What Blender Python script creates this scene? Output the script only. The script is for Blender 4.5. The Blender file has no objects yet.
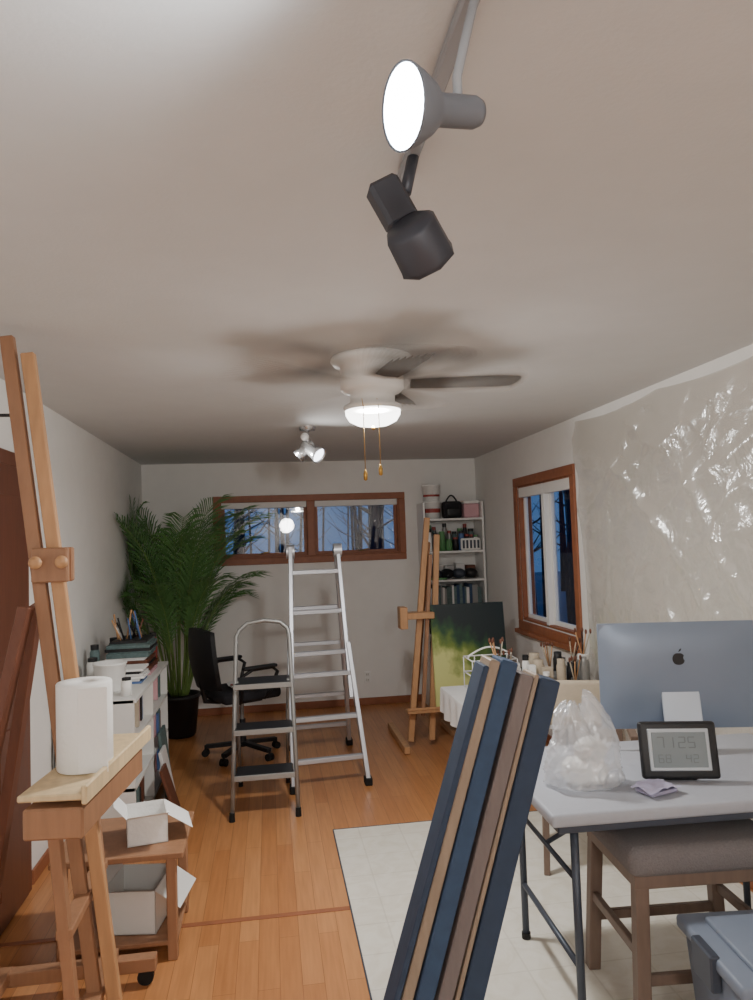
import bpy, bmesh, math, random
from mathutils import Vector, Matrix, noise
random.seed(7)
R=math.radians
scene=bpy.context.scene
# ---------------- camera ----------------
th,ph,al=R(8.4),R(3.03),R(2.0)
f=740
cam=bpy.data.cameras.new('camera'); co=bpy.data.objects.new('camera',cam); scene.collection.objects.link(co)
scene.camera=co
cam.sensor_fit='VERTICAL'; cam.sensor_height=36; cam.lens=36*f/1000; cam.clip_start=.05
fw=Vector((math.sin(th)*math.cos(ph),math.cos(th)*math.cos(ph),math.sin(ph)))
r0=Vector((math.cos(th),-math.sin(th),0)); u0=r0.cross(fw)
r_=r0*math.cos(al)-u0*math.sin(al); u_=r0*math.sin(al)+u0*math.cos(al)
co.matrix_world=Matrix(((r_.x,u_.x,-fw.x,0),(r_.y,u_.y,-fw.y,0),(r_.z,u_.z,-fw.z,1.64),(0,0,0,1)))
# ---------------- materials ----------------
def srgb(c):
    return tuple(((x/255)/12.92 if x/255<=.04045 else ((x/255+.055)/1.055)**2.4) for x in c)+(1,)
def mat(name,c,rough=.6,metal=0,noise_s=None,amt=.15,bump=0,bs=60,alpha=1,emit=None,es=0,trans=0,stretch=None,coat=0):
    m=bpy.data.materials.new(name); m.use_nodes=True; nt=m.node_tree; b=nt.nodes['Principled BSDF']
    col=srgb(c); b.inputs['Base Color'].default_value=col
    b.inputs['Roughness'].default_value=rough; b.inputs['Metallic'].default_value=metal
    b.inputs['Alpha'].default_value=alpha
    b.inputs['Transmission Weight'].default_value=trans
    b.inputs['Coat Weight'].default_value=coat
    if emit: b.inputs['Emission Color'].default_value=srgb(emit); b.inputs['Emission Strength'].default_value=es
    tc=nt.nodes.new('ShaderNodeTexCoord'); mp=nt.nodes.new('ShaderNodeMapping')
    nt.links.new(tc.outputs['Object'],mp.inputs[0])
    if stretch: mp.inputs['Scale'].default_value=stretch
    n=nt.nodes.new('ShaderNodeTexNoise'); nt.links.new(mp.outputs[0],n.inputs['Vector']); n.inputs['Scale'].default_value=noise_s or 8; n.inputs['Detail'].default_value=4
    mx=nt.nodes.new('ShaderNodeMixRGB'); nt.links.new(n.outputs['Fac'],mx.inputs['Fac'])
    a=amt if noise_s else .04
    mx.inputs['Color1'].default_value=tuple(x*(1-a) for x in col[:3])+(1,)
    mx.inputs['Color2'].default_value=tuple(min(1,x*(1+a)) for x in col[:3])+(1,)
    nt.links.new(mx.outputs[0],b.inputs['Base Color'])
    if bump:
        n2=nt.nodes.new('ShaderNodeTexNoise'); nt.links.new(mp.outputs[0],n2.inputs['Vector']); n2.inputs['Scale'].default_value=bs
        bp=nt.nodes.new('ShaderNodeBump'); bp.inputs['Strength'].default_value=bump; bp.inputs['Distance'].default_value=.01
        nt.links.new(n2.outputs['Fac'],bp.inputs['Height']); nt.links.new(bp.outputs[0],b.inputs['Normal'])
    return m
def wood(name,c,st=(6,6,1),rough=.5):
    return mat(name,c,rough,noise_s=6,amt=.28,stretch=st)
m_wall=mat('wall_paint',(236,234,230),.85,bump=.1,bs=120)
m_ceil=mat('ceiling_paint',(212,212,211),.95,bump=.07,bs=90)
m_oak=wood('oak_trim',(150,92,62),(3,3,3))
m_pine=wood('pine_wood',(192,146,104))
m_pine2=wood('beech_wood',(158,116,86))
m_pinel=wood('pale_pine',(216,192,152))
m_brown=wood('brown_wood',(105,62,44))
m_door=wood('door_wood',(98,56,38),(8,8,1),.45)
m_white=mat('white_plastic',(238,237,234),.4)
m_whitem=mat('white_laminate',(225,224,220),.5)
m_paper=mat('paper_white',(242,241,238),.9,bump=.3,bs=40)
m_alu=mat('aluminium',(192,194,200),.4,.6)
m_alu2=mat('silver_computer_back',(130,142,160),.4,.25)
m_stand=mat('silver_stand',(190,198,210),.35,.4)
m_steel=mat('grey_steel_tube',(150,150,148),.4,.5)
m_black=mat('black_plastic',(26,26,29),.5)
m_blackf=mat('black_fabric',(34,33,38),.9,noise_s=80,amt=.3)
m_rubber=mat('black_rubber',(18,18,18),.8)
m_grey=mat('grey_laminate_table',(168,170,178),.45,noise_s=50,amt=.06)
m_greyd=mat('dark_grey_legs',(70,76,88),.45,.3)
m_fabric=mat('stool_fabric',(118,112,112),.95,noise_s=150,amt=.25,bump=.4,bs=200)
m_stoolw=wood('weathered_wood',(118,98,86))
m_tote=mat('grey_blue_tote',(118,128,145),.5)
m_slate=mat('slate_blue_canvas',(56,76,104),.8,noise_s=20,amt=.25)
m_slated=mat('dark_slate_canvas',(50,64,86),.8,noise_s=20,amt=.25)
m_tan=wood('stretcher_tan',(150,132,114),(8,8,1))
m_taupe=wood('stretcher_taupe',(116,106,104),(8,8,1))
m_leaf=mat('palm_leaf',(84,126,70),.5,noise_s=5,amt=.45)
m_stem=mat('palm_stem',(110,138,70),.6)
m_pot=mat('black_pot',(32,32,34),.5)
m_soil=mat('soil',(48,36,28),1,noise_s=60,amt=.4)
m_pink=mat('pink_plastic',(212,165,172),.5)
m_red=mat('red_plastic',(160,70,64),.5)
m_green=mat('green_plastic',(90,140,90),.5)
m_blue=mat('blue_plastic',(80,110,160),.5)
m_yel=mat('ochre',(200,160,70),.5)
m_beige=mat('beige_fabric',(186,172,152),.9,noise_s=60,amt=.1)
m_cloth=mat('table_cloth',(220,218,216),.9,noise_s=12,amt=.08)
m_lav=mat('lavender_cloth',(172,166,190),.9)
m_brass=mat('brass',(190,150,80),.3,.9)
m_shade=mat('roller_shade',(232,230,226),.8)
m_head=mat('black_lamp_head',(62,64,72),.45,.2)
m_track=mat('grey_track',(150,152,156),.6,0)
m_sock=mat('grey_lamp_housing',(110,114,122),.5,.1)
m_silver=mat('brushed_silver',(205,206,208),.25,.8)
m_lamp=mat('lit_lamp_lens',(255,255,255),.4,emit=(225,242,255),es=40)
m_lamp2=mat('lit_lamp_lens_dim',(255,255,255),.4,emit=(240,245,255),es=6)
m_vgreen=mat('murky_green_books',(92,112,112),.7,noise_s=40,amt=.5)
def bowlm():
    m=bpy.data.materials.new('frosted_lit_bowl'); m.use_nodes=True; nt=m.node_tree; nt.nodes.clear()
    o=nt.nodes.new('ShaderNodeOutputMaterial');mx=nt.nodes.new('ShaderNodeMixShader');t=nt.nodes.new('ShaderNodeBsdfTransparent');d=nt.nodes.new('ShaderNodeEmission')
    d.inputs[0].default_value=srgb((255,252,246));d.inputs[1].default_value=9;mx.inputs[0].default_value=.5
    nt.links.new(t.outputs[0],mx.inputs[1]);nt.links.new(d.outputs[0],mx.inputs[2]);nt.links.new(mx.outputs[0],o.inputs[0]);return m
m_bowl=bowlm()
def ghost(name,c,a):
    m=bpy.data.materials.new(name); m.use_nodes=True; nt=m.node_tree; nt.nodes.clear()
    o=nt.nodes.new('ShaderNodeOutputMaterial');mx=nt.nodes.new('ShaderNodeMixShader');t=nt.nodes.new('ShaderNodeBsdfTransparent');d=nt.nodes.new('ShaderNodeBsdfDiffuse')
    d.inputs[0].default_value=srgb(c); mx.inputs[0].default_value=a
    nt.links.new(t.outputs[0],mx.inputs[1]);nt.links.new(d.outputs[0],mx.inputs[2]);nt.links.new(mx.outputs[0],o.inputs[0]);return m
m_blade=ghost('spinning_blade',(186,180,174),.06)
def glassm():
    m=bpy.data.materials.new('window_glass'); m.use_nodes=True; nt=m.node_tree; nt.nodes.clear()
    o=nt.nodes.new('ShaderNodeOutputMaterial');mx=nt.nodes.new('ShaderNodeMixShader');t=nt.nodes.new('ShaderNodeBsdfTransparent');d=nt.nodes.new('ShaderNodeBsdfGlossy')
    d.inputs['Roughness'].default_value=.02; mx.inputs[0].default_value=.05
    nt.links.new(t.outputs[0],mx.inputs[1]);nt.links.new(d.outputs[0],mx.inputs[2]);nt.links.new(mx.outputs[0],o.inputs[0]);return m
m_glass=glassm()
def film(name,c,a,gl,rough,bst=.4,sc=9):
    m=bpy.data.materials.new(name); m.use_nodes=True; nt=m.node_tree; nt.nodes.clear()
    N=nt.nodes.new;L=nt.links.new
    o=N('ShaderNodeOutputMaterial');mx=N('ShaderNodeMixShader');t=N('ShaderNodeBsdfTransparent');d=N('ShaderNodeBsdfDiffuse');tl=N('ShaderNodeBsdfTranslucent');g=N('ShaderNodeBsdfGlossy')
    d.inputs[0].default_value=srgb(c);tl.inputs[0].default_value=srgb(c);g.inputs['Roughness'].default_value=rough;g.inputs['Color'].default_value=(1,1,1,1)
    m1=N('ShaderNodeMixShader');m1.inputs[0].default_value=.35;L(d.outputs[0],m1.inputs[1]);L(tl.outputs[0],m1.inputs[2])
    m2=N('ShaderNodeMixShader');m2.inputs[0].default_value=gl;L(m1.outputs[0],m2.inputs[1]);L(g.outputs[0],m2.inputs[2])
    tc=N('ShaderNodeTexCoord');n=N('ShaderNodeTexNoise');n.inputs['Scale'].default_value=sc;n.inputs['Detail'].default_value=5;n.inputs['Distortion'].default_value=.6;L(tc.outputs['Object'],n.inputs['Vector'])
    bp=N('ShaderNodeBump');bp.inputs['Strength'].default_value=bst;bp.inputs['Distance'].default_value=.03;L(n.outputs['Fac'],bp.inputs['Height']);L(bp.outputs[0],g.inputs['Normal'])
    mx.inputs[0].default_value=a;L(t.outputs[0],mx.inputs[1]);L(m2.outputs[0],mx.inputs[2]);L(mx.outputs[0],o.inputs[0]);return m
m_film=film('plastic_sheeting_film',(212,203,188),.5,.45,.17,.85,5)
m_bag=film('plastic_bag_film',(232,235,240),.42,.32,.22,.8,14)
def floorm():
    m=bpy.data.materials.new('hardwood_floor'); m.use_nodes=True; nt=m.node_tree; b=nt.nodes['Principled BSDF'];N=nt.nodes.new;L=nt.links.new
    tc=N('ShaderNodeTexCoord');mp=N('ShaderNodeMapping');mp.inputs['Rotation'].default_value=(0,0,R(90));L(tc.outputs['Object'],mp.inputs[0])
    br=N('ShaderNodeTexBrick');L(mp.outputs[0],br.inputs['Vector'])
    br.inputs['Color1'].default_value=srgb((202,142,92));br.inputs['Color2'].default_value=srgb((186,124,76));br.inputs['Mortar'].default_value=srgb((150,98,60))
    br.inputs['Scale'].default_value=1;br.inputs['Mortar Size'].default_value=.0012;br.inputs['Brick Width'].default_value=.95;br.inputs['Row Height'].default_value=.082;br.inputs['Bias'].default_value=0
    br.offset=.37;br.squash=1
    mp2=N('ShaderNodeMapping');mp2.inputs['Scale'].default_value=(30,1.6,1);L(tc.outputs['Object'],mp2.inputs[0])
    n=N('ShaderNodeTexNoise');n.inputs['Scale'].default_value=2;n.inputs['Detail'].default_value=6;L(mp2.outputs[0],n.inputs['Vector'])
    mx=N('ShaderNodeMixRGB');mx.blend_type='MULTIPLY';mx.inputs[0].default_value=.4;L(br.outputs['Color'],mx.inputs[1])
    cr=N('ShaderNodeValToRGB');cr.color_ramp.elements[0].position=.3;cr.color_ramp.elements[0].color=(.55,.5,.45,1);cr.color_ramp.elements[1].position=.65;cr.color_ramp.elements[1].color=(1.0,1,1,1)
    L(n.outputs['Fac'],cr.inputs[0]);L(cr.outputs[0],mx.inputs[2]);L(mx.outputs[0],b.inputs['Base Color']);b.inputs['Roughness'].default_value=.32
    return m
m_floor=floorm()
def vinylm():
    m=bpy.data.materials.new('marbled_vinyl'); m.use_nodes=True; nt=m.node_tree; b=nt.nodes['Principled BSDF'];N=nt.nodes.new;L=nt.links.new
    tc=N('ShaderNodeTexCoord');br=N('ShaderNodeTexBrick');L(tc.outputs['Object'],br.inputs['Vector']);br.offset=0
    br.inputs['Color1'].default_value=srgb((230,225,214));br.inputs['Color2'].default_value=srgb((227,222,210));br.inputs['Mortar'].default_value=srgb((217,211,198))
    br.inputs['Scale'].default_value=1;br.inputs['Brick Width'].default_value=.23;br.inputs['Row Height'].default_value=.23;br.inputs['Mortar Size'].default_value=.004
    n=N('ShaderNodeTexNoise');n.inputs['Scale'].default_value=9;n.inputs['Detail'].default_value=8;n.inputs['Distortion'].default_value=1.5;L(tc.outputs['Object'],n.inputs['Vector'])
    cr=N('ShaderNodeValToRGB');cr.color_ramp.elements[0].position=.35;cr.color_ramp.elements[0].color=(.86,.83,.77,1);cr.color_ramp.elements[1].position=.6;cr.color_ramp.elements[1].color=(1,1,1,1)
    mx=N('ShaderNodeMixRGB');mx.blend_type='MULTIPLY';mx.inputs[0].default_value=.6;L(n.outputs['Fac'],cr.inputs[0]);L(br.outputs['Color'],mx.inputs[1]);L(cr.outputs[0],mx.inputs[2]);L(mx.outputs[0],b.inputs['Base Color']);b.inputs['Roughness'].default_value=.45
    return m
m_vinyl=vinylm()
def paintm():
    m=bpy.data.materials.new('abstract_painting'); m.use_nodes=True; nt=m.node_tree; b=nt.nodes['Principled BSDF'];N=nt.nodes.new;L=nt.links.new
    tc=N('ShaderNodeTexCoord');n=N('ShaderNodeTexNoise');n.inputs['Scale'].default_value=5;n.inputs['Detail'].default_value=6;L(tc.outputs['Generated'],n.inputs['Vector'])
    sp=N('ShaderNodeSeparateXYZ');L(tc.outputs['Generated'],sp.inputs[0])
    a=N('ShaderNodeMath');a.operation='MULTIPLY_ADD';a.inputs[1].default_value=-.6;a.inputs[2].default_value=.5;L(sp.outputs['X'],a.inputs[0])
    z=N('ShaderNodeMath');z.operation='MULTIPLY_ADD';z.inputs[1].default_value=-1.3;z.inputs[2].default_value=.64;L(sp.outputs['Z'],z.inputs[0])
    s=N('ShaderNodeMath');s.operation='ADD';L(a.outputs[0],s.inputs[0]);L(z.outputs[0],s.inputs[1])
    s2=N('ShaderNodeMath');s2.operation='ADD';L(s.outputs[0],s2.inputs[0]);L(n.outputs['Fac'],s2.inputs[1])
    cr=N('ShaderNodeValToRGB');e=cr.color_ramp.elements;e[0].position=.35;e[0].color=srgb((22,36,38));e[1].position=1.0;e[1].color=srgb((206,210,136))
    x=e.new(.52);x.color=srgb((40,78,48));x=e.new(.76);x.color=srgb((112,134,54))
    L(s2.outputs[0],cr.inputs[0]);L(cr.outputs[0],b.inputs['Base Color']);b.inputs['Roughness'].default_value=.5
    return m
m_paint=paintm()
# ---------------- mesh builder ----------------
class M:
    def __init__(s,name,loc=(0,0,0),rz=0):
        s.n=name;s.v=[];s.f=[];s.mi=[];s.sm=[];s.mats=[];s.T=Matrix.Translation(loc)@Matrix.Rotation(rz,4,'Z');s.L=Matrix.Identity(4)
    def add(s,vs,fs,mt,sm=False):
        if mt not in s.mats:s.mats.append(mt)
        k=s.mats.index(mt);o=len(s.v)
        s.v+=[s.L@Vector(v) for v in vs]
        for f_ in fs:s.f.append([i+o for i in f_]);s.mi.append(k);s.sm.append(sm)
    def addbm(s,bm,mt,sm=False):
        bm.verts.index_update();s.add([v.co.copy() for v in bm.verts],[[v.index for v in f_.verts] for f_ in bm.faces],mt,sm);bm.free()
    def box(s,a,b,mt,bev=.004,mx=None,seg=1):
        c=[(p+q)/2 for p,q in zip(a,b)];d=[abs(q-p) for p,q in zip(a,b)]
        bm=bmesh.new();bmesh.ops.create_cube(bm,size=1)
        for v in bm.verts:v.co=Vector((v.co.x*d[0],v.co.y*d[1],v.co.z*d[2]))
        bv=min(bev,min(d)*.4)
        if bv>0:bmesh.ops.bevel(bm,geom=list(bm.edges),offset=bv,segments=seg,profile=.5,affect='EDGES')
        Tm=Matrix.Translation(c) if mx is None else Matrix.Translation(c)@mx
        for v in bm.verts:v.co=Tm@v.co
        s.addbm(bm,mt,seg>1)
    def bar(s,p,q,w,d,mt,side=(1,0,0),bev=.003):
        p=Vector(p);q=Vector(q);z=(q-p);L=z.length;z.normalize();x=Vector(side);x=(x-z*x.dot(z)).normalized();y=z.cross(x)
        m=Matrix((x,y,z)).transposed()
        bm=bmesh.new();bmesh.ops.create_cube(bm,size=1)
        for v in bm.verts:v.co=Vector((v.co.x*w,v.co.y*d,v.co.z*L))
        if bev:bmesh.ops.bevel(bm,geom=list(bm.edges),offset=min(bev,w*.3,d*.3),segments=1,affect='EDGES')
        for v in bm.verts:v.co=(p+q)/2+m@v.co
        s.addbm(bm,mt)
    def cyl(s,p,q,r1,r2,mt,n=20,cap=True):
        p=Vector(p);q=Vector(q);z=(q-p).normalized();x=z.orthogonal().normalized();y=z.cross(x);vs=[]
        for c,r in((p,r1),(q,r2)):
            for i in range(n):
                a=2*math.pi*i/n;vs.append(c+x*r*math.cos(a)+y*r*math.sin(a))
        s.add(vs,[[i,(i+1)%n,n+(i+1)%n,n+i] for i in range(n)],mt,True)
        if cap:s.add(vs,[list(range(n))[::-1],list(range(n,2*n))],mt)
    def tube(s,pts,r,mt,n=10):
        pts=[Vector(p) for p in pts];vs=[];ref=None
        for i,p in enumerate(pts):
            t=(pts[min(i+1,len(pts)-1)]-pts[max(i-1,0)]).normalized()
            if ref is None:ref=t.orthogonal()
            x=(ref-t*ref.dot(t)).normalized();ref=x;y=t.cross(x);rr=r[i] if isinstance(r,(list,tuple)) else r
            vs+=[p+x*rr*math.cos(2*math.pi*k/n)+y*rr*math.sin(2*math.pi*k/n) for k in range(n)]
        fs=[[i*n+k,i*n+(k+1)%n,(i+1)*n+(k+1)%n,(i+1)*n+k] for i in range(len(pts)-1) for k in range(n)]
        fs+=[list(range(n))[::-1],list(range((len(pts)-1)*n,len(pts)*n))]
        s.add(vs,fs,mt,True)
    def lathe(s,c,prof,mt,n=32,axis=None):
        q=Matrix.Identity(3) if axis is None else Vector(axis).to_track_quat('Z','Y').to_matrix()
        vs=[]
        for r,z in prof:
            for k in range(n):
                a=2*math.pi*k/n;vs.append(Vector(c)+q@Vector((r*math.cos(a),r*math.sin(a),z)))
        s.add(vs,[[i*n+k,i*n+(k+1)%n,(i+1)*n+(k+1)%n,(i+1)*n+k] for i in range(len(prof)-1) for k in range(n)],mt,True)
    def sph(s,c,r,mt,n=16):
        if not isinstance(r,(tuple,list)):r=(r,r,r)
        pr=[(math.sin(math.pi*i/10)+1e-4,-math.cos(math.pi*i/10)) for i in range(11)];vs=[]
        for a,z in pr:
            for k in range(n):
                t=2*math.pi*k/n;vs.append((c[0]+r[0]*a*math.cos(t),c[1]+r[1]*a*math.sin(t),c[2]+r[2]*z))
        s.add(vs,[[i*n+k,i*n+(k+1)%n,(i+1)*n+(k+1)%n,(i+1)*n+k] for i in range(10) for k in range(n)],mt,True)
    def done(s):
        me=bpy.data.meshes.new(s.n);me.from_pydata([tuple(v) for v in s.v],[],s.f)
        for m in s.mats:me.materials.append(m)
        for p,k,g in zip(me.polygons,s.mi,s.sm):p.material_index=k;p.use_smooth=g
        me.update();o=bpy.data.objects.new(s.n,me);scene.collection.objects.link(o);o.matrix_world=s.T;return o
def arc(p,q,h,n=10):
    return [Vector(p).lerp(Vector(q),i/n)+Vector(h)*math.sin(math.pi*i/n) for i in range(n+1)]
XL,XR,YB,YF,H=-1.2,2.13,7.4,-2.2,2.44
# ---------------- room ----------------
o=M('floor');o.box((XL-.1,YF-.1,-.1),(XR+.1,YB+.1,0),m_floor,0);o.done()
o=M('ceiling');o.box((XL-.1,YF-.1,H),(XR+.1,YB+.1,H+.1),m_ceil,0);o.done()
o=M('wall_left');o.box((XL-.1,YF,0),(XL,YB,H),m_wall,0);o.done()
o=M('wall_front');o.box((XL-.1,YF-.1,0),(XR+.1,YF,H),m_wall,0);o.done()
def wallhole(name,axis,lo,hi,c0,c1,a0,a1,z0,z1):
    o=M(name)
    def bx(a,b,z,zz):
        if axis=='x':o.box((a,c0,z),(b,c1,zz),m_wall,0)
        else:o.box((c0,a,z),(c1,b,zz),m_wall,0)
    bx(lo,a0,0,H);bx(a1,hi,0,H);bx(a0,a1,0,z0);bx(a0,a1,z1,H);return o.done()
wallhole('wall_back','x',XL-.1,XR+.1,YB,YB+.12,-.47,1.32,1.49,2.05)
wallhole('wall_right','y',YF,YB,XR,XR+.12,4.96,6.11,.91,2.05)
o=M('window_1')
def frame(o,P,a0,a1,z0,z1,w,d0,d1,mt):
    for (a,b,z,zz) in ((a0,a1,z1-w,z1),(a0,a1,z0,z0+w),(a0,a0+w,z0+w,z1-w),(a1-w,a1,z0+w,z1-w)):
        p=P(a,d0,z);q=P(b,d1,zz);o.box([min(i,j) for i,j in zip(p,q)],[max(i,j) for i,j in zip(p,q)],mt,.004)
PB=lambda a,d,z:(a,YB+d,z)
PR=lambda a,d,z:(XR+d,a,z)
def bxp(o,P,a,b,mt,bev=.004):
    p=P(*a);q=P(*b);o.box([min(i,j) for i,j in zip(p,q)],[max(i,j) for i,j in zip(p,q)],mt,bev)
frame(o,PB,-.53,1.38,1.43,2.11,.065,-.018,.0,m_oak)
frame(o,PB,-.468,1.318,1.492,2.048,.02,0.0,.11,m_oak)
for a0,a1 in((-.45,.385),(.465,1.30)):
    frame(o,PB,a0,a1,1.51,2.03,.03,.04,.07,m_oak);bxp(o,PB,(a0+.028,.053,1.535),(a1-.028,.057,2.005),m_glass,0)
bxp(o,PB,(.385,-.01,1.495),(.465,.09,2.045),m_oak)
bxp(o,PB,(-.45,-.005,1.985),(.383,.035,2.045),m_shade);bxp(o,PB,(.467,-.005,1.985),(1.3,.035,2.045),m_shade)
for a in(-.1,.9):
    o.tube([(a,YB+.03,1.53),(a+.04,YB+.0,1.54),(a+.1,YB-.01,1.55)],.006,m_brass)
o.done()
o=M('window_2')
frame(o,PR,4.89,6.18,.83,2.12,.075,-.018,0,m_oak)
bxp(o,PR,(4.87,-.05,.80),(6.2,0,.835),m_oak)
frame(o,PR,4.962,6.108,.912,2.048,.02,0,.11,m_oak)
for a0,a1 in((4.98,5.51),(5.57,6.09)):
    frame(o,PR,a0,a1,.93,2.03,.035,.04,.07,m_white);bxp(o,PR,(a0+.03,.053,.96),(a1-.03,.057,2.0),m_glass,0)
bxp(o,PR,(5.51,.0,.915),(5.57,.09,2.045),m_white)
bxp(o,PR,(4.98,-.0,1.95),(6.09,.035,2.045),m_shade)
o.done()
for n,a,b in(('baseboard_back',(XL+.01,YB-.013,0),(XR-.01,YB,.07)),('baseboard_left',(XL,3.95,0),(XL+.013,YB-.015,.07)),('baseboard_right',(XR-.013,YF+.01,0),(XR,YB-.015,.07))):
    o=M(n);o.box(a,b,m_oak,.003);o.done()
o=M('door_1');o.box((XL,2.95,.01),(XL+.03,3.82,2.04),m_door)
for z0,z1 in((.15,.85),(.98,1.9)):
    for y0,y1 in((3.05,3.34),(3.43,3.72)):o.box((XL+.03,y0,z0),(XL+.038,y1,z1),m_door,.006)
o.lathe((XL+.03,3.03,.95),[(.0,.07),(.025,.065),(.03,.045),(.012,.03),(.012,0),(.03,0)],m_brass,20,(1,0,0));o.done()
o=M('trim_1');o.box((XL,3.82,0),(XL+.02,3.90,2.10),m_brown);o.box((XL,2.87,0),(XL+.02,2.95,2.10),m_brown);o.box((XL,2.87,2.04),(XL+.022,3.90,2.11),m_brown);o.done()
o=M('trim_2');o.box((XL+.02,3.37,0),(.315,3.40,.004),m_oak,.0015);o.done()
o=M('wall_outlet');o.box((.905,YB-.008,.215),(.975,YB,.33),m_white)
for z in(.245,.3):o.box((.922,YB-.011,z-.016),(.958,YB-.007,z+.016),m_whitem);o.box((.93,YB-.0125,z-.006),(.933,YB-.0105,z+.008),m_black,0);o.box((.946,YB-.0125,z-.006),(.949,YB-.0105,z+.008),m_black,0)
o.done()
o=M('vinyl_floor_mat');o.box((.322,1.2,0),(2.1,4.285,.005),m_vinyl,.001);o.box((.316,1.2,0),(.322,4.291,.006),m_greyd,0);o.box((.322,4.285,0),(2.1,4.291,.006),m_greyd,0);o.done()
# ---------------- plastic sheeting ----------------
o=M('plastic_sheeting');NU,NV=240,100;vs=[]
for i in range(NU+1):
    for j in range(NV+1):
        u=i/NU;v=j/NV;y=4.80-u*5.2-.18*(1-v)*(1-u);top=2.40-.03*abs(math.sin(u*15));z=.35+v*(top-.35)
        w=noise.noise(Vector((y*1.2+z*1.1,z*1.6-y*.8,1)))*.6+noise.noise(Vector((y*4+z*2,z*3.2-y*2,3)))*.38+noise.noise(Vector((y*14,z*10,7)))*.10
        rd=1-abs(noise.noise(Vector((y*2.6+z*1.2,z*2.2-y*1.0,12))))*2
        fold=abs(math.sin((y*1.6-z*1.9)*2.6+noise.noise(Vector((y,z,9)))*3))**10+.7*abs(math.sin((y*1.1+z*1.3)*4+noise.noise(Vector((y,z,2)))*4))**14+max(0,rd)**6
        d=.035+.024*w+.016*fold;d*=.35+.65*min(1,(1-v)*6+.15)
        vs.append((XR-.006-max(.004,d),y,z))
o.add(vs,[[i*(NV+1)+j,i*(NV+1)+j+1,(i+1)*(NV+1)+j+1,(i+1)*(NV+1)+j] for i in range(NU) for j in range(NV)],m_film,True);o.done()
# ---------------- ceiling fan ----------------
FX,FY=.47,3.2
o=M('ceiling_fan',(FX,FY,0))
o.lathe((0,0,0),[(0,2.44),(.178,2.44),(.18,2.425),(.165,2.405),(.14,2.40),(.136,2.36),(.14,2.35),(.14,2.30),(.125,2.285),(.10,2.275),(.098,2.24),(.128,2.225),(.13,2.205),(0,2.205)],m_white,40)
o.lathe((0,0,0),[(.122,2.205),(.12,2.185),(.105,2.16),(.07,2.142),(.03,2.135),(0,2.134)],m_bowl,40)
o.sph((0,0,2.128),.009,m_brass)
for x,zb in((-.06,1.93),(.005,1.95)):
    o.tube([(x,-.10,2.24),(x,-.135,2.2),(x,-.135,zb)],.0018,m_brass,6);o.lathe((x,-.135,zb-.045),[(0,0),(.008,.005),(.009,.03),(.003,.048),(0,.05)],m_brass,12)
for b in range(5):
    for g in range(15):
        a=R(-8+b*72+(g-7)*2.4)
        pts=[(.17,-.05),(.30,-.062),(.55,-.07),(.64,-.062),(.675,-.03),(.68,0),(.675,.03),(.64,.062),(.55,.07),(.30,.062),(.17,.05)]
        o.L=Matrix.Translation((0,0,2.315+g*.0006))@Matrix.Rotation(a,4,'Z')@Matrix.Rotation(R(-12),4,'X')
        o.add([(x,y,0) for x,y in pts],[list(range(len(pts)))],m_blade)
o.L=Matrix.Identity(4);o.done()
# ---------------- track light (near) ----------------
o=M('track_light')
TX=.315
o.box((TX-.014,.62,H-.02),(TX+.014,1.56,H),m_track,.004)
o.lathe((TX,.7,H),[(0,-.04),(.06,-.035),(.065,0)],m_track,24)
n=Vector((-.93,-.30,-.16)).normalized();c=Vector((.195,.95,2.22))
o.lathe(c,[(.0,0.006),(.035,.005),(.053,0.0)],m_lamp,36,n)
o.lathe(c,[(.053,0),(.056,.002),(.056,-.002),(.048,-.020),(.036,-.040),(.022,-.055),(.022,-.115),(.018,-.125),(0,-.126)],m_sock,36,n)
o.tube([c-n*.09,c-n*.09+Vector((.0,0,.05)),(TX,.98,H-.02)],.007,m_track)
c2=Vector((.302,1.37,2.205));n2=Vector((.5,.55,-.55)).normalized()
o.tube([(TX,1.45,H-.02),(.29,1.42,2.33)],.012,m_head)
o.box((.225,1.375,2.25),(.29,1.425,2.345),m_head,.008,Matrix.Rotation(R(-28),3,'Y').to_4x4())
o.lathe(c2,[(0,-.045),(.048,-.043),(.054,-.036),(.057,.030),(.059,.040),(.052,.042),(0,.03)],m_head,8,n2)
o.tube([(.265,1.40,2.29),c2],.012,m_head)
o.done()
# ---------------- back spotlight ----------------
o=M('ceiling_spotlight',(.29,5.15,0))
o.lathe((0,0,H),[(0,-.03),(.055,-.025),(.06,0)],m_silver,24)
o.tube([(0,0,H-.03),(0,0,2.34)],.009,m_silver)
o.sph((-.02,0,2.37),.03,m_white)
d=Vector((.55,-.55,-.5)).normalized()
c=Vector((.03,-.01,2.27))
o.lathe(c,[(0,-.10),(.035,-.095),(.042,-.08),(.045,.03),(.06,.075),(.055,.078),(.05,.06)],m_silver,28,d)
o.lathe(c,[(0,.06),(.05,.06)],m_lamp2,28,d)
d=Vector((-.6,.1,-.55)).normalized();c=Vector((-.02,.02,2.28))
o.lathe(c,[(0,-.08),(.035,-.075),(.04,.03),(.052,.07),(.045,.05),(0,.045)],m_silver,28,d)
o.done()
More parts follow.
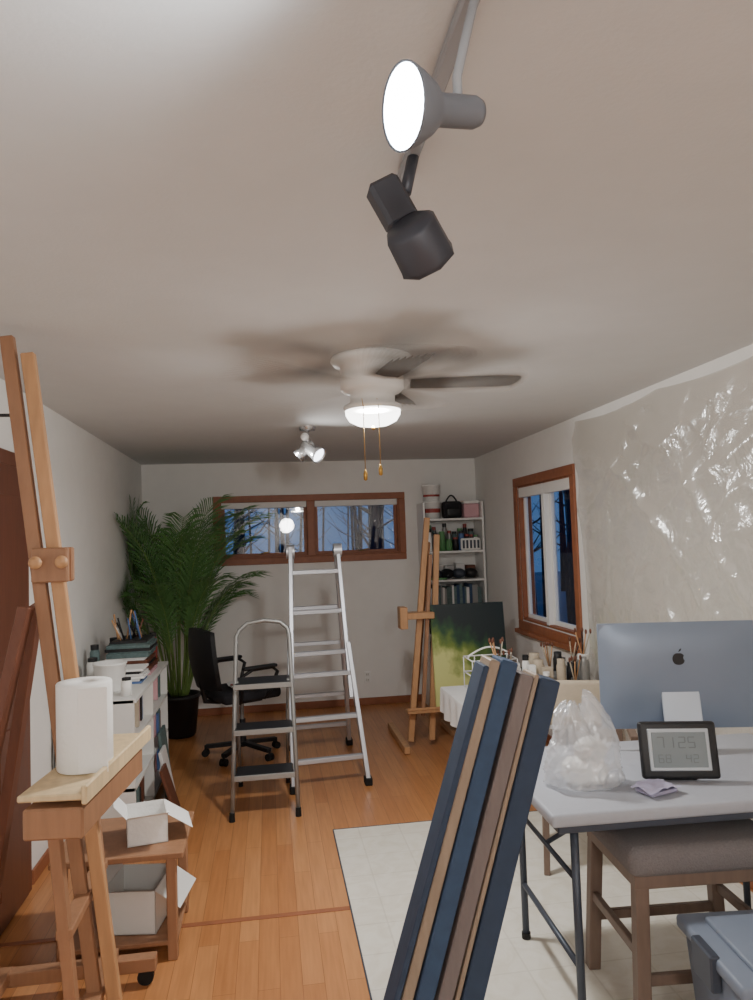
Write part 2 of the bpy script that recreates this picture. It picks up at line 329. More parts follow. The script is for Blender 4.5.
# ---------------- multi-position ladder ----------------
o=M('aluminium_ladder')
def rail(p,q,w=.028,d=.06):o.bar(p,q,w,d,m_alu,(1,0,0))
TL,TR=(.155,5.42,1.60),(.50,5.45,1.60)
FL,FR=(.12,4.98,0.03),(.62,5.03,0.03)
def lp(a,b,z):
    t=(z-a[2])/(b[2]-a[2]);return Vector(a).lerp(Vector(b),t)
rail(TL,lp(TL,FL,.55));rail(TR,lp((.50,5.45,1.6),(.56,5.03,0),.55))
rail(lp((.125,5.4,1.6),FL,.90),FL,.03,.075);rail((.535,5.25,.92),FR,.03,.075)
for z in(1.42,1.14,.86):
    a=lp(TL,FL,z);b=lp(TR,(.56,5.03,0),z);o.bar(a,b,.045,.03,m_alu,(0,1,0))
for z in(.72,.44,.18):
    a=lp((.125,5.4,1.6),FL,z);b=lp((.535,5.25,.92),FR,z);o.bar(a,b,.045,.03,m_alu,(0,1,0))
BL,BR=(.12,6.0,.03),(.60,6.03,.03)
rail((.17,5.47,1.6),lp((.17,5.47,1.6),BL,.5));rail((.49,5.49,1.6),lp((.49,5.49,1.6),BR,.5))
rail(lp((.15,5.47,1.6),BL,.9),BL,.03,.075);rail(lp((.51,5.49,1.6),BR,.9),BR,.03,.075)
for z in(1.14,.86,.44,.18):
    o.bar(lp((.17,5.47,1.6),BL,z),lp((.49,5.49,1.6),BR,z),.035,.03,m_alu,(0,1,0))
for x in(.155,.50):o.cyl((x-.03,5.445,1.57),(x+.03,5.445,1.57),.05,.05,m_alu);o.cyl((x-.035,5.445,1.57),(x+.035,5.445,1.57),.02,.02,m_black)
for p in(FL,FR,BL,BR):o.box((p[0]-.025,p[1]-.045,0),(p[0]+.025,p[1]+.045,.05),m_rubber,.006)
o.done()
# ---------------- small step ladder ----------------
o=M('folding_step_stool')
hoop=[(-.255,4.56,.02),(-.235,4.72,.6),(-.22,4.83,1.05),(-.20,4.84,1.09),(-.15,4.85,1.13),(-.04,4.85,1.145),(.06,4.85,1.13),(.105,4.84,1.09),(.115,4.83,1.05),(.125,4.72,.6),(.135,4.56,.02)]
o.tube(hoop,.014,m_steel,12)
for x in(-.22,.10):o.tube([(x,4.76,.78),(x-.01,5.05,.4),(x-.01,5.2,.02)],.011,m_steel,12)
o.tube([(-.23,5.18,.08),(.09,5.18,.08)],.009,m_steel)
for z,d in((.25,.2),(.5,.2),(.76,.26)):
    y=4.56+.28*z;o.box((-.235,y-.07,z-.015),(.115,y+d-.07,z+.012),m_black,.008);o.box((-.24,y-.078,z-.02),(.12,y-.068,z+.012),m_steel,.002)
for x in(-.257,.135):o.cyl((x,4.56,0),(x,4.56,.05),.018,.016,m_rubber)
for x in(-.23,.09):o.cyl((x,5.2,0),(x,5.2,.04),.016,.014,m_rubber)
o.done()
# ---------------- office chair ----------------
o=M('office_chair',(-.24,5.95,0),R(-62))
for k in range(5):
    a=2*math.pi*k/5+.3;e=Vector((math.cos(a)*.29,math.sin(a)*.29,.075))
    o.bar((0,0,.10),e,.045,.03,m_black,(-math.sin(a),math.cos(a),0));
    o.cyl((e.x,e.y,.085),(e.x,e.y,.05),.01,.01,m_black)
    for s_ in(-.016,.016):
        px,py=-math.sin(a)*s_,math.cos(a)*s_;o.cyl((e.x+px*.4,e.y+py*.4,.027),(e.x+px*1.6,e.y+py*1.6,.027),.027,.027,m_rubber)
o.cyl((0,0,.07),(0,0,.28),.03,.026,m_black);o.cyl((0,0,.28),(0,0,.44),.016,.016,m_steel)
o.box((-.12,-.12,.42),(.12,.12,.45),m_black)
o.box((-.24,-.25,.45),(.24,.23,.53),m_blackf,.035,None,4)
o.tube([(0,-.18,.44),(0,-.30,.46),(0,-.33,.6),(0,-.31,.78)],.02,m_black)
vs=[];
for i in range(13):
    for j in range(11):
        u=i/12*2-1;v=j/10;hw=.2+.03*math.sin(v*math.pi);vs.append((u*hw,-.30+.05*u*u-.02*math.sin(v*3)-.05*v,.56+v*.46-.03*u*u*(v)))
fs=[[i*11+j,i*11+j+1,(i+1)*11+j+1,(i+1)*11+j] for i in range(12) for j in range(10)]
o.add(vs,fs,m_blackf,True);o.add([(x,y-.035,z) for x,y,z in vs],fs,m_black,True)
ring=[i*11 for i in range(13)]+[12*11+j for j in range(1,11)]+[i*11+10 for i in range(11,-1,-1)]+[j for j in range(9,0,-1)]
n_=len(ring);V=[vs[k] for k in ring]+[(vs[k][0],vs[k][1]-.035,vs[k][2]) for k in ring]
o.add(V,[[i,(i+1)%n_,n_+(i+1)%n_,n_+i] for i in range(n_)],m_black,True)
for s_ in(-1,1):
    o.tube([(s_*.22,-.12,.45),(s_*.29,-.14,.50),(s_*.30,-.13,.66),(s_*.30,-.05,.70),(s_*.29,.12,.70),(s_*.28,.17,.66),(s_*.26,.12,.52),(s_*.22,.08,.46)],.014,m_black)
    o.box((s_*.30-.028,-.13,.70),(s_*.30+.028,.15,.725),m_black,.012,None,2)
o.done()
o=M('folded_cloth',(-.18,5.9,.53),.3)
vs=[]
for i in range(13):
    for j in range(9):
        x=(i/12-.5)*.3;y=(j/8-.5)*.22;vs.append((x,y,.02+.025*noise.noise(Vector((x*14,y*14,3)))+.02*math.cos(x*9)))
o.add(vs,[[i*9+j,i*9+j+1,(i+1)*9+j+1,(i+1)*9+j] for i in range(12) for j in range(8)],m_cloth,True)
o.box((-.14,-.1,.002),(-.02,.06,.03),m_red,.01);o.box((-.02,-.1,.002),(.13,.1,.018),m_paper,.008);o.done()
# ---------------- palm ----------------
PX,PY=-.80,6.70
o=M('potted_palm')
o.lathe((PX,PY,0),[(0,0),(.12,0),(.135,.02),(.165,.32),(.18,.33),(.18,.36),(.165,.36),(.158,.32)],m_pot,32)
o.lathe((PX,PY,.32),[(0,.012),(.08,.01),(.16,0)],m_soil,24)
def clampv(p):return Vector((max(p[0],XL+.025),min(p[1],YB-.04),max(p[2],.35)))
NF=34
for k in range(NF):
    az=k*2.39996;q=(k%17)/17;el=R(89-27*q);L=random.uniform(1.55,1.9) if q<.6 else random.uniform(1.15,1.5)
    b=Vector((PX+.07*math.cos(az),PY+.07*math.sin(az),.33));cx=math.cos(az);dh=Vector((cx*(.72 if cx>0 else .9),math.sin(az)*.8,0));pts=[];p=b.copy();e=el
    NS=26
    for i in range(NS+1):
        pts.append(clampv(p));t=i/NS;e=el-R(78)*max(0,t-.25)**1.6*1.3;p=p+(dh*math.cos(e)+Vector((0,0,math.sin(e))))*(L/NS)
    o.tube(pts,[.008*(1-.75*i/NS) for i in range(NS+1)],m_stem,5)
    sd=Vector((-math.sin(az),math.cos(az),0));vs=[];fs=[]
    for i in range(10,NS+1):
        for h in(0,.5):
            if i==NS and h:continue
            t=(i+h)/NS;p=pts[i].lerp(pts[min(i+1,NS)],h);tg=(pts[i]-pts[i-1]).normalized();ll=.26*math.sin(math.pi*min(1,(t-.33)/.8))**.6+.06
            for s_ in(-1,1):
                d=(tg*.9+sd*s_*.62+Vector((0,0,-.02+random.uniform(-.14,.14)))).normalized();w=tg*.009
                mid=p+d*ll*.55+Vector((0,0,.01));tip=p+d*ll+Vector((0,0,-ll*.16))
                a=len(vs);vs+=[clampv(p-w*.5),clampv(p+w*.5),clampv(mid+w),clampv(mid-w),clampv(tip)];fs+=[[a,a+1,a+2,a+3],[a+3,a+2,a+4]]
    o.add(vs,fs,m_leaf)
o.done()
# ---------------- left cabinet ----------------
o=M('white_shelf_cabinet')
x0,x1,y0,y1,hh=XL+.015,-.76,4.3,5.65,.80
for y in(y0,(y0+y1)/2-.01,y1-.02):o.box((x0,y,0),(x1,y+.02,hh),m_whitem,.002)
for z in(.04,.30,.55,hh-.02):o.box((x0,y0-.0,z),(x1+(.01 if z>.7 else 0),y1,z+.022),m_whitem,.002)
o.box((x0,y0,.04),(x0+.01,y1,hh),m_whitem,0)
o.done()
o=M('book_and_supply_stacks')
cols=[m_paper,m_blue,m_red,m_black,m_vgreen,m_beige,m_brown,m_whitem,m_pink,m_yel]
for z in(.064,.324,.574):
    y=y0+.04
    while y<y1-.1:
        w=random.uniform(.018,.05);h=random.uniform(.13,.2);
        if not((y0+y1)/2-.06<y<(y0+y1)/2+.02) : o.box((x1-.27,y,z),(x1-.03-random.uniform(0,.05),y+w,z+h),random.choice(cols),.002)
        y+=w+.004+(random.random()<.15)*.08
o.done()
o=M('magazine_pile')
z=hh+.002
for k in range(14):
    t=random.uniform(.008,.03);o.box((-1.05+random.uniform(-.03,.02),5.05+random.uniform(-.03,.03),z),(-.8+random.uniform(-.02,.02),5.4+random.uniform(-.03,.03),z+t),random.choice([m_paper,m_black,m_brown,m_pink,m_cloth,m_vgreen]),.002);z+=t
for k in range(14):
    x=random.uniform(-1.02,-.86);y=random.uniform(5.12,5.3);o.tube([(x,y,z),(x+random.uniform(-.06,.06),y,z+random.uniform(.08,.2))],.006,random.choice([m_black,m_brown,m_paper,m_blue,m_pine]),6)
o.done()
o=M('white_bucket',(-.95,4.62,hh+.002))
o.lathe((0,0,0),[(0,0),(.075,0),(.08,.01),(.092,.15),(.098,.155),(.098,.165),(.09,.165),(.078,.02),(0,.015)],m_white,28);o.tube(arc((-.095,0,.14),(.095,0,.14),(0,-.06,-.06)),.002,m_steel,6);o.done()
o=M('paper_stack');z=hh+.002
for k in range(6):
    o.box((-.98+random.uniform(-.02,.02),4.78,z),(-.79+random.uniform(-.02,.01),5.0,z+.014),random.choice([m_paper,m_black,m_cloth,m_blue]),.002);z+=.015
o.done()
o=M('bottle_cluster');z=hh+.002
def jar(o,x,y,z,r,h,mt,lid=None):
    o.lathe((x,y,z),[(0,0),(r,0),(r,h*.8),(r*.8,h*.88),(r*.8,h),(0,h)],mt,16)
    if lid:o.cyl((x,y,z+h*.88),(x,y,z+h*1.02),r*.85,r*.85,lid,16)
for x,y,r,h,mt_ in((-1.12,4.42,.03,.2,m_brown),(-1.1,4.85,.035,.16,m_whitem),(-1.12,5.0,.03,.22,m_vgreen),(-.82,4.42,.03,.10,m_white),(-1.1,5.52,.04,.2,m_black),(-.95,5.52,.04,.15,m_beige),(-.84,5.54,.03,.22,m_red)):jar(o,x,y,z,r,h,mt_,m_black)
o.done()
o=M('leaning_small_frames')
for k,(w,h,mt_) in enumerate(((.3,.42,m_vgreen),(.25,.34,m_cloth),(.22,.28,m_brown))):
    o.bar((-.70+.05*k,5.2-.2*k,.005),(-.745+.03*k,5.2-.2*k,h),.02,w*.8,mt_,(1,0,0),.003)
o.done()
# ---------------- left studio easel ----------------
o=M('studio_easel')
Y0=2.74
def mp(z):return -.61-.117*(z-.1)
for dx,zt in((-.015,2.40),(.047,2.34)):
    o.bar((mp(.1)+dx,Y0,.08),(mp(zt)+dx,Y0,zt),.045,.034,m_pine2 if dx<0 else m_pine)
o.box((mp(1.5)-.035,Y0-.05,1.53),(mp(1.5)+.085,Y0-.017,1.65),m_pine2,.005)
o.box((mp(1.5)-.035,Y0+.017,1.53),(mp(1.5)+.085,Y0+.05,1.65),m_pine2,.005)
for dx in(-.01,.075):o.cyl((mp(1.5)+dx,Y0-.05,1.6),(mp(1.5)+dx,Y0-.08,1.6),.01,.01,m_pine2);o.sph((mp(1.5)+dx,Y0-.085,1.6),.022,m_pine)
o.cyl((mp(2.1)-.04,Y0,2.12),(mp(2.1)-.09,Y0,2.12),.006,.006,m_black);o.cyl((mp(2.1)-.09,Y0,2.12),(mp(2.1)-.11,Y0,2.12),.02,.02,m_black)
for dy in(-.24,.24):
    o.bar((-.63,Y0+dy,.08),(-.70,Y0+dy,.90),.035,.045,m_pine2)
    o.bar((-1.08,Y0+dy,.10),(mp(1.4)-.06,Y0+dy*.25,1.45),.035,.07,m_brown)
    o.bar((-1.14,Y0+dy,.08),(-.46,Y0+dy,.08),.05,.05,m_pine2,(0,1,0))
    for x in(-1.1,-.50):
        o.cyl((x,Y0+dy-.012,.03),(x,Y0+dy+.012,.03),.03,.03,m_rubber)
o.bar((-.66,Y0-.26,.45),(-.66,Y0+.26,.45),.05,.03,m_pine2);o.bar((-1.0,Y0-.26,.09),(-1.0,Y0+.26,.09),.05,.04,m_pine2);o.bar((-.63,Y0-.26,.12),(-.63,Y0+.26,.12),.06,.03,m_pine2)
o.L=Matrix.Translation((-.61,Y0-.10,0))@Matrix.Rotation(R(-6),4,'Z')
o.box((-.10,-.33,.91),(.10,.36,.93),m_pinel);o.box((.088,-.34,.90),(.105,.37,.955),m_pinel);o.box((-.085,-.33,.80),(.09,.30,.89),m_pine2,.006)
o.L=Matrix.Identity(4)
o.done()
o=M('paper_towel_roll',(-.61,2.57,.932))
o.lathe((0,0,0),[(.02,0),(.084,0),(.087,.004),(.087,.272),(.084,.277),(.02,.277),(.02,0)],m_paper,36);o.lathe((0,0,0),[(.02,.27),(.018,.27),(.018,.0)],m_beige,16)
o.box((.0,-.092,.004),(.09,-.086,.27),m_paper,.001);o.done()
o=M('low_wooden_shelf')
for x in(-.84,-.42):
    for y in(3.14,3.52):o.box((x-.02,y-.02,0),(x+.02,y+.02,.40),m_pine2)
o.box((-.88,3.10,.40),(-.37,3.56,.425),m_pine2);o.box((-.86,3.12,.06),(-.40,3.54,.08),m_pine2);o.done()
def cbox(n,loc,rz,sx,sy,sz,mt):
    o=M(n,loc,rz);t=.004
    o.box((-sx,-sy,0),(sx,sy,t),mt,0)
    for a,b in(((-sx,-sy,0),(sx,-sy+t,sz)),((-sx,sy-t,0),(sx,sy,sz)),((-sx,-sy,0),(-sx+t,sy,sz)),((sx-t,-sy,0),(sx,sy,sz))):o.box(a,b,mt,0)
    o.add([(sx,-sy,sz),(sx,sy,sz),(sx+.10,sy,sz-.07),(sx+.10,-sy,sz-.07)],[[0,1,2,3]],mt);o.add([(-sx,-sy,sz),(-sx,sy,sz),(-sx-.05,sy,sz+.06),(-sx-.05,-sy,sz+.06)],[[0,1,2,3]],mt)
    o.add([(-sx,-sy,sz),(sx,-sy,sz),(sx,-sy-.07,sz+.03),(-sx,-sy-.07,sz+.03)],[[0,1,2,3]],mt);o.done()
cbox('white_cardboard_box',(-.54,3.30,.427),.2,.08,.1,.11,m_paper)
cbox('white_cardboard_box',(-.58,3.32,.082),-.15,.11,.13,.17,m_whitem)
# ---------------- folding table ----------------
o=M('folding_table',(1.48,2.66,0),R(-2))
o.box((-.60,-.38,.70),(.56,.38,.742),m_grey,.012,None,3)
o.box((-.57,-.35,.67),(.53,.35,.70),m_greyd,.003)
for x in(-.5,.46):
    for y in(-.30,.30):
        o.tube([(x,y,.68),(x,y,.02)],.014,m_greyd,12);o.cyl((x,y,.006),(x,y,.03),.018,.018,m_rubber)
    o.tube([(x,-.3,.22),(x,.3,.22)],.011,m_greyd);o.tube([(x,-.3,.66),(x,.3,.66)],.012,m_greyd)
    o.tube([(x,0,.5),(x*.3,0,.67)],.009,m_greyd);o.tube([(x,-.3,.5),(x,.3,.5)],.009,m_greyd)
o.done()
# ---------------- computer ----------------
o=M('desktop_computer',(1.64,2.86,.743),R(-13))
W=.312
vs=[];NX,NZ=20,14;z0,z1=.085,.515
for i in range(NX+1):
    for j in range(NZ+1):
        u=i/NX*2-1;v=j/NZ*2-1;bul=(1-u**4)*(1-v**4)
        vs.append((u*W,-.004-.032*bul,(z0+z1)/2+v*(z1-z0)/2))
fs=[[i*(NZ+1)+j,(i+1)*(NZ+1)+j,(i+1)*(NZ+1)+j+1,i*(NZ+1)+j+1] for i in range(NX) for j in range(NZ)]
o.add(vs,fs,m_alu2,True);o.box((-W,-.005,z0),(W,.003,z1),m_alu2,.002);o.box((-W+.012,.003,z0+.085),(W-.012,.0045,z1-.012),m_black,0)
o.bar((0,-.03,.24),(0,-.085,.01),.15,.010,m_stand,(1,0,0));o.box((-.095,-.10,0),(.095,.09,.008),m_stand,.003)
cz=.37;pts=[]
for k in range(40):
    a=2*math.pi*k/40;rr=.026*(1-.12*math.sin(a)**8*(1 if math.sin(a)>0 else .7))
    x=rr*math.cos(a)*.95;z=rr*math.sin(a)
    dx,dz=x-.030,z-.004
    if math.hypot(dx,dz)<.012:
        q=Vector((dx,dz)).normalized()*.012;x=.030+q.x;z=.004+q.y
    pts.append((x,-.0372,cz+z))
o.add(pts,[list(range(40))],m_black);lf=[(0,.028),(.004,.038),(.012,.043),(.011,.035),(.004,.029)];o.add([(x,-.0372,cz+z) for x,z in lf],[[0,1,2,3,4]],m_black)
o.done()
# ---------------- clock ----------------
m_lcd=mat('lcd_panel',(126,136,140),.35)
m_dig=mat('lcd_digits',(108,117,121),.5)
m_sil=mat('silver_bezel',(178,184,190),.35,.2)
o=M('digital_clock',(1.43,2.50,.743),R(-14));o.L=Matrix.Rotation(R(-12),4,'X')
o.box((-.135,-.015,.008),(.135,.015,.205),m_black,.03,None,4);o.box((-.106,-.019,.036),(.106,-.012,.18),m_sil,.008);o.box((-.094,-.021,.048),(.094,-.017,.168),m_lcd,.003)
SEG={'1':'bc','2':'abged','0':'abcdef','8':'abcdefg','7':'abc','4':'fgbc','6':'afgedc','5':'afgcd'}
def digit(x,z,w,h,ch):
    P={'a':((0,h),(w,h)),'b':((w,h),(w,h/2)),'c':((w,h/2),(w,0)),'d':((0,0),(w,0)),'e':((0,0),(0,h/2)),'f':((0,h/2),(0,h)),'g':((0,h/2),(w,h/2))}
    for s_ in SEG[ch]:
        (a,b),(c_,d_)=P[s_];o.bar((x+a,-.0218,z+b),(x+c_,-.0218,z+d_+1e-5),.001,w*.16,m_dig,(0,1,0),0)
for k,ch in enumerate('7125'):digit(-.075+k*.033+(.008 if k>1 else 0),.115,.022,.036,ch)
for k,ch in enumerate('68'):digit(-.075+k*.025,.065,.016,.026,ch)
for k,ch in enumerate('42'):digit(.02+k*.025,.065,.016,.026,ch)
o.L=Matrix.Identity(4);o.box((-.06,.01,0),(.06,.07,.012),m_black,.004);o.done()
o=M('lavender_cloth',(1.29,2.42,.745),.3);vs=[]
for i in range(15):
    for j in range(11):
        x=(i/14-.5)*.14;y=(j/10-.5)*.10;vs.append((x,y,.012+.022*abs(noise.noise(Vector((x*22,y*22,5))))+.012*(1-(2*x/.14)**2)))
o.add(vs,[[i*11+j,(i+1)*11+j,(i+1)*11+j+1,i*11+j+1] for i in range(14) for j in range(10)],m_lav,True);o.box((-.06,-.042,0),(.06,.042,.013),m_lav,.006);o.done()
# plastic bag
o=M('plastic_bag',(1.10,2.56,.743));vs=[];NA,NZ=110,60
def rdg(p):return 1-2*abs(noise.noise(p))
for j in range(NZ+1):
    t=j/NZ
    r=.136*(1-t**2.2)**.5*(1-.30*t)+.03*t
    if t<.05:r*=.75+5*t
    z=.275*t
    for k in range(NA):
        a=2*math.pi*k/NA;d=Vector((math.cos(a),math.sin(a),t*1.8))
        rr=r*(1+.20*noise.noise(d*1.3)+.10*max(0,rdg(d*2.2+Vector((4,1,2))))**3+.05*rdg(d*5))
        zz=z*(1+.22*noise.noise(Vector((math.cos(a)*1.7,math.sin(a)*1.7,4)))+.10*rdg(Vector((math.cos(a)*3,math.sin(a)*3,1)))*t)
        vs.append((rr*math.cos(a)-.03*t*t,rr*math.sin(a)*.75,max(.001,zz)))
o.add(vs,[[j*NA+k,j*NA+(k+1)%NA,(j+1)*NA+(k+1)%NA,(j+1)*NA+k] for j in range(NZ) for k in range(NA)],m_bag,True)
o.box((-.08,-.05,.004),(.07,.05,.09),m_paper,.02);o.sph((.02,0,.12),(.06,.045,.045),m_whitem);o.done()
# ---------------- stool ----------------
o=M('upholstered_stool',(1.40,2.50,0),R(-4))
o.box((-.27,-.24,.52),(.27,.24,.62),m_fabric,.04,None,4);o.box((-.25,-.22,.485),(.25,.22,.53),m_stoolw)
for x in(-1,1):
    for y in(-1,1):o.bar((x*.225,y*.195,.5),(x*.25,y*.22,0.005),.045,.045,m_stoolw)
for y in(-1,1):o.bar((-.24,y*.21,.20),(.24,y*.21,.20),.022,.035,m_stoolw,(0,1,0))
for x in(-1,1):o.bar((x*.24,-.21,.28),(x*.24,.21,.28),.022,.035,m_stoolw,(1,0,0))
o.done()
# ---------------- tote ----------------
o=M('storage_tote',(1.47,1.97,.005),R(-6))
def taper(o,a,b,h,z0,mt):
    pr=[(-a*.88,-b*.88,z0),(a*.88,-b*.88,z0),(a*.88,b*.88,z0),(-a*.88,b*.88,z0),(-a,-b,h),(a,-b,h),(a,b,h),(-a,b,h)]
    bm=bmesh.new();vv=[bm.verts.new(p) for p in pr]
    for f_ in((3,2,1,0),(4,5,6,7),(0,1,5,4),(1,2,6,5),(2,3,7,6),(3,0,4,7)):bm.faces.new([vv[i] for i in f_])
    bmesh.ops.bevel(bm,geom=list(bm.edges),offset=.02,segments=3,affect='EDGES');o.addbm(bm,mt,True)
taper(o,.27,.18,.42,0,m_tote);o.box((-.285,-.195,.415),(.285,.195,.455),m_tote,.012,None,2);o.box((-.22,-.14,.45),(.22,.14,.47),m_tote,.008,None,2)
for s_ in(-1,1):o.box((s_*.285-.015,-.06,.36),(s_*.285+.015,.06,.46),m_greyd,.005)
o.done()
# ---------------- leaning canvases ----------------
o=M('leaning_canvas_stack')
cs=[(m_slated,.020,1.235),(m_tan,.034,1.25),(m_slate,.056,1.245),(m_taupe,.046,1.20),(m_tan,.014,1.20),(m_slated,.070,1.18)]
base=Vector((.245,2.30,.0));x=0
for (mt_,w,tz_) in cs:
    b=Vector((base.x+(x+w/2)*1.2,2.30,.014));t=Vector((.650+x+w/2,2.30,tz_))
    o.bar(b,t,w*.98,.10+.02*random.random(),mt_,(1,0,0),.004);x+=w+.002
o.done()
# ---------------- far painting table ----------------
o=M('painting_table')
tx0,tx1,ty0,ty1,tz=1.13,2.04,4.3,4.92,.63
o.box((tx0,ty0,tz-.03),(tx1,ty1,tz),m_whitem)
for x,y in((tx0+.05,ty0+.30),(tx1-.06,ty0+.06),(tx0+.25,ty1-.06),(tx1-.06,ty1-.06)):o.bar((x,y,tz-.03),(x-(.08 if x<1.3 else 0),y,0),.03,.03,m_brown)
vs=[];N1=40
path=[]
for i in range(N1+1):path.append((tx0-.012,ty1-(ty1-ty0)*i/N1))
for i in range(1,N1+1):path.append((tx0-.012+(tx1-tx0)*i/N1,ty0-.012))
for x,y in path:
    wv=.012*math.sin(x*40+y*37)
    for k,(dz) in enumerate((0.004,-.005,-.08,-.16)):
        off=(k>=1)*(.004+wv*(k-1)*.6);vs.append((x-(off if y>ty0 else 0),y-(off if y<=ty0 else 0),tz+dz-(.04*noise.noise(Vector((x*3,y*3,0))) if k==3 else 0)))
o.add(vs,[[i*4+k,i*4+k+1,(i+1)*4+k+1,(i+1)*4+k] for i in range(len(path)-1) for k in range(3)],m_cloth,True)
o.box((tx0-.012,ty0-.012,tz),(tx1,ty1,tz+.005),m_cloth,0);o.done()
o=M('painting_supplies');z=tz+.006
used=[]
for k in range(200):
    x=random.uniform(1.3,1.98);y=random.uniform(4.36,4.86);r=random.uniform(.02,.045)
    if any(math.hypot(x-a,y-b)<r+c+.004 for a,b,c in used) or (x<1.62 and y>4.6):continue
    used.append((x,y,r));h=random.uniform(.08,.24)
    if random.random()<.3:
        o.box((x-r*.7,y-r*.7,z),(x+r*.7,y+r*.7,z+h*.8),random.choice([m_white,m_beige,m_steel,m_cloth]),.004)
    else:jar(o,x,y,z,r,h,random.choice([m_white,m_white,m_beige,m_black,m_cloth,m_beige,m_steel,m_whitem]),random.choice([None,m_black,m_white,m_steel]))
    if random.random()<.16:
        for q in range(5):
            dx,dy=random.uniform(-.05,.05),random.uniform(-.05,.05);o.tube([(x,y,z+h*.9),(x+dx,y+dy,z+h+.14)],.004,random.choice([m_pine,m_black,m_beige]),6);o.sph((x+dx*1.05,y+dy*1.05,z+h+.15),(.008,.008,.016),m_brown,8)
o.done()
o=M('wire_basket',(1.42,4.76,tz+.007))
for zz in(0.005,.1,.2):o.tube([(-.15,-.11,zz),(.15,-.11,zz),(.15,.11,zz),(-.15,.11,zz),(-.15,-.11,zz)],.005,m_white,6)
for x in(-.15,-.075,0,.075,.15):
    for y in(-.11,.11):o.tube([(x,y,0.005),(x,y,.2)],.0035,m_white,6)
o.tube([(-.15,0,.2)]+arc((-.14,0,.22),(.14,0,.22),(0,0,.05))+[(.15,0,.2)],.006,m_white,8)
o.done()
o=M('beige_chair',(1.55,3.62,0),R(160))
o.box((-.22,-.22,.42),(.22,.22,.49),m_beige,.03,None,3)
for x in(-.2,.2):
    for y in(-.2,.2):o.bar((x,y,.42),(x*1.05,y*1.05,0.005),.03,.03,m_stoolw)
    o.bar((x,-.2,.42),(x*.98,-.26,.81),.03,.03,m_stoolw)
o.box((-.21,-.275,.60),(.21,-.225,.84),m_beige,.02,None,3)
for x in(-.23,.23):o.bar((x,-.2,.66),(x,.16,.64),.035,.025,m_stoolw);o.bar((x,.14,.64),(x,.14,.45),.025,.025,m_stoolw)
o.done()
# ---------------- mid easel ----------------
o=M('wooden_easel')
ex,ey=1.20,5.80
o.bar((ex-.14,ey,.05),(ex+.085,ey+.12,1.80),.045,.04,m_pine)
o.bar((ex+.03,ey,.05),(ex+.16,ey+.12,1.66),.045,.04,m_pine)
o.bar((ex-.04,ey-.03,.25),(ex+.09,ey+.07,1.5),.03,.03,m_pine2)
o.bar((ex+.09,ey+.13,1.6),(ex+.02,6.45,.06),.03,.045,m_pine2)
for dx in(-.20,.26):o.bar((ex+dx,ey-.18,.03),(ex+dx,ey+.62,.03),.045,.05,m_pine)
o.bar((ex-.24,ey-.02,.06),(ex+.34,ey-.02,.06),.05,.06,m_pine);o.bar((ex-.22,ey+.5,.06),(ex+.28,ey+.5,.06),.05,.04,m_pine)
o.box((ex-.17,ey-.10,.28),(ex+.68,ey-.0,.305),m_pine);o.box((ex-.17,ey-.105,.305),(ex+.68,ey-.095,.325),m_pine)
o.box((ex-.17,ey-.05,1.00),(ex+.08,ey+.10,1.05),m_pine)
o.box((ex-.20,ey-.08,.93),(ex-.14,ey+.05,1.10),m_pine)
o.done()
o=M('painted_canvas')
o.T=Matrix.Translation((ex+.06,ey-.085,.308))@Matrix.Rotation(R(-7),4,'X')
o.box((0,-.0,0),(.60,.03,.80),m_paint,.002);o.done()
# ---------------- back shelf ----------------
o=M('white_shelving_unit')
sx0,sx1,sy0=1.50,2.11,7.08
for x in(sx0,sx1-.02):o.box((x,sy0,0),(x+.02,YB-.016,1.98),m_white,.002)
LV=[.10,.42,.70,.96,1.22,1.50,1.82]
for z in LV:o.box((sx0+.02,sy0,z-.02),(sx1-.02,YB-.016,z),m_white,.002)
o.done()
o=M('shelf_supplies')
def brow(o,z,hmin,hmax,ms,yy=.06):
    x=sx0+.03
    while x<sx1-.09:
        r=random.uniform(.018,.035);h=random.uniform(hmin,hmax);jar(o,x+r,sy0+yy,z+.001,r,h,random.choice(ms),random.choice([m_black,m_white,m_red,m_green]));x+=2*r+.004
brow(o,1.50,.10,.20,[m_black,m_white,m_blue,m_brown,m_steel,m_green]);brow(o,1.50,.18,.27,[m_black,m_white,m_vgreen,m_brown,m_steel],.18)
o.box((1.87,sy0-.0,1.502),(2.07,sy0+.03,1.62),m_white,.01)
for k in range(5):o.box((1.885+k*.037,sy0-.005,1.52),(1.905+k*.037,sy0+.002,1.60),m_greyd,.001)
for k in range(4):o.sph((1.62+k*.12,sy0+.10,1.275),(.07,.08,.05),random.choice([m_black,m_blackf,m_greyd]))
for k in range(5):o.box((1.53+k*.11,sy0+.2,1.221),(1.62+k*.11,sy0+.3,1.221+random.uniform(.12,.22)),random.choice([m_brown,m_cloth,m_vgreen,m_slate]),.004)
o.box((1.53,sy0+.01,1.221),(1.72,sy0+.06,1.24),m_green)
x=1.53
while x<2.05:
    w=random.uniform(.012,.03);o.box((x,sy0+.01,.961),(x+w,sy0+.22,.961+random.uniform(.17,.21)),random.choice([m_vgreen,m_steel,m_cloth,m_slate,m_vgreen]),.002);x+=w+.001
x=1.53
while x<2.02:
    w=random.uniform(.03,.07);o.box((x,sy0+.01,.701),(x+w,sy0+.22,.701+random.uniform(.1,.2)),random.choice([m_black,m_cloth,m_slate,m_brown]),.002);x+=w+.002
for k in range(4):o.box((1.53+.14*k,sy0+.02,.421),(1.65+.14*k,sy0+.25,.6),random.choice([m_whitem,m_brown,m_slate]),.006)
o.done()
o=M('paint_bucket',(1.62,sy0+.14,1.822))
for zz in(0,.17):
    o.lathe((0,0,zz),[(0,0),(.075,0),(.088,.155),(.093,.158),(.093,.172),(.0,.172)],m_white,28)
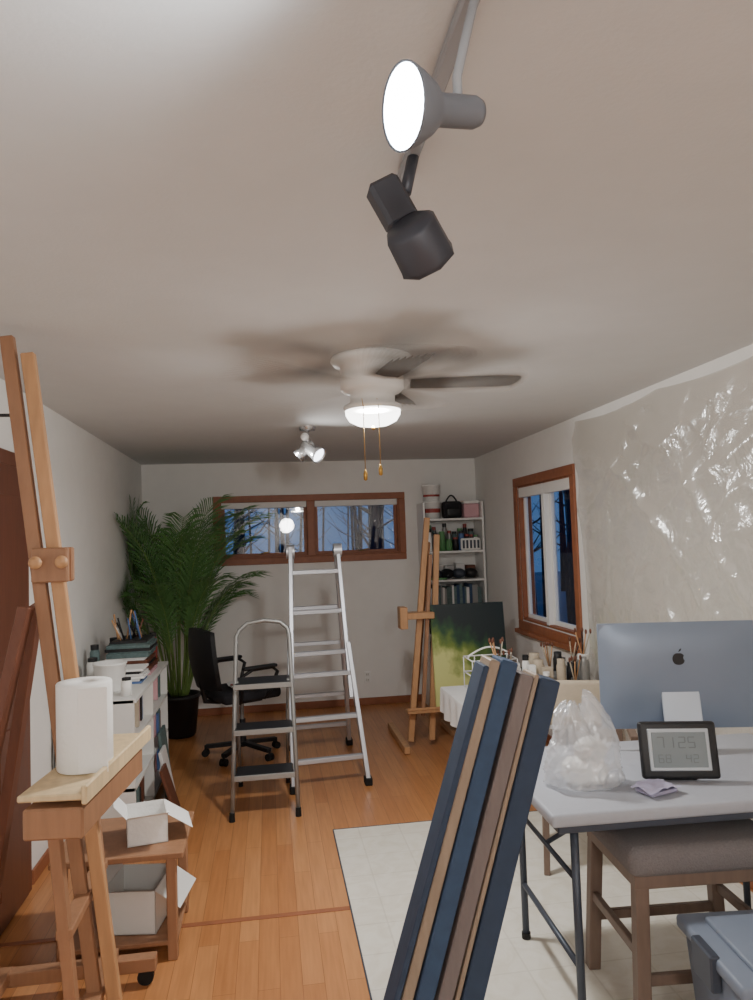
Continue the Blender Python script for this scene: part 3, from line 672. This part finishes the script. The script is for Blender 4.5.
o.lathe((0,0,0),[(.0815,.06),(.086,.10)],m_red,28);o.lathe((0,0,.17),[(.0805,.05),(.083,.07)],m_red,28);o.done()
o=M('black_camera_bag',(1.82,sy0+.13,1.822))
o.box((-.095,-.06,0),(.095,.06,.17),m_blackf,.03,None,4);o.box((-.07,-.085,.02),(.07,-.055,.10),m_black,.015,None,3);o.tube(arc((-.06,0,.16),(.06,0,.16),(0,0,.07)),.008,m_black);o.done()
o=M('pink_storage_box',(2.005,sy0+.13,1.822))
o.box((-.078,-.08,0),(.078,.08,.14),m_pink,.01);o.box((-.082,-.085,.14),(.082,.085,.17),m_white,.008);o.done()
# ---------------- outside ----------------
m_snow=mat('snow_ground',(110,125,150),.9);m_bark=mat('bark',(46,54,70),.95)
o=M('snowy_ground');o.box((-30,7.6,-.9),(40,45,-.8),m_snow,0);o.box((2.4,-10,-.9),(40,7.55,-.8),m_snow,0);o.done()
o=M('bare_trees')
for k in range(150):
    if k<100:x=random.uniform(-9,13);y=random.uniform(14,34)
    else:x=random.uniform(7,18);y=random.uniform(7,30)
    r=random.uniform(.04,.13);h=random.uniform(6,10);o.tube([(x,y,-.8),(x+random.uniform(-.2,.2),y,h*.5),(x+random.uniform(-.5,.5),y,h)],[r,r*.7,r*.2],m_bark,6)
    for b in range(9):
        z=random.uniform(.8,h*.8);a=random.uniform(0,6.28);l=random.uniform(.6,1.8);o.tube([(x,y,z),(x+math.cos(a)*l*.5,y+math.sin(a)*l*.5,z+.25*l),(x+math.cos(a)*l,y+math.sin(a)*l,z+.7*l)],[r*.3,r*.2,.008],m_bark,4)
o.done()
w=bpy.data.worlds.new('dusk');scene.world=w;w.use_nodes=True;bg=w.node_tree.nodes['Background'];bg.inputs[0].default_value=srgb((92,140,205));bg.inputs[1].default_value=.48
# ---------------- lights ----------------
def light(n,t,loc,e,col=(1,1,1),dirv=None,**kw):
    l=bpy.data.lights.new(n,t);l.energy=e;l.color=col
    for k,v in kw.items():setattr(l,k,v)
    q=bpy.data.objects.new(n,l);q.location=loc;scene.collection.objects.link(q)
    if dirv:q.rotation_euler=Vector(dirv).to_track_quat('-Z','Y').to_euler()
    return q
light('fan_bulb','POINT',(FX,FY,2.16),62,(1,.99,.96),shadow_soft_size=.03)
light('fan_downlight','AREA',(FX,FY,2.118),26,(1,.99,.96),(0,0,-1),shape='DISK',size=.2)
light('track_bulb','SPOT',Vector((.195,.95,2.22))+n*.014,34,(.92,.97,1),(-.93,-.30,-.16),spot_size=R(172),spot_blend=.9,shadow_soft_size=.04)
light('spot_bulb','SPOT',(.075,5.09,2.225),24,(1,.99,.96),(.5,-.3,-.2),spot_size=R(130),spot_blend=.7,shadow_soft_size=.04)
light('room_fill','POINT',(.4,-1.2,2.0),82,(1,.99,.96),shadow_soft_size=.15)  # added fill light behind the camera, unseen and without a fixture
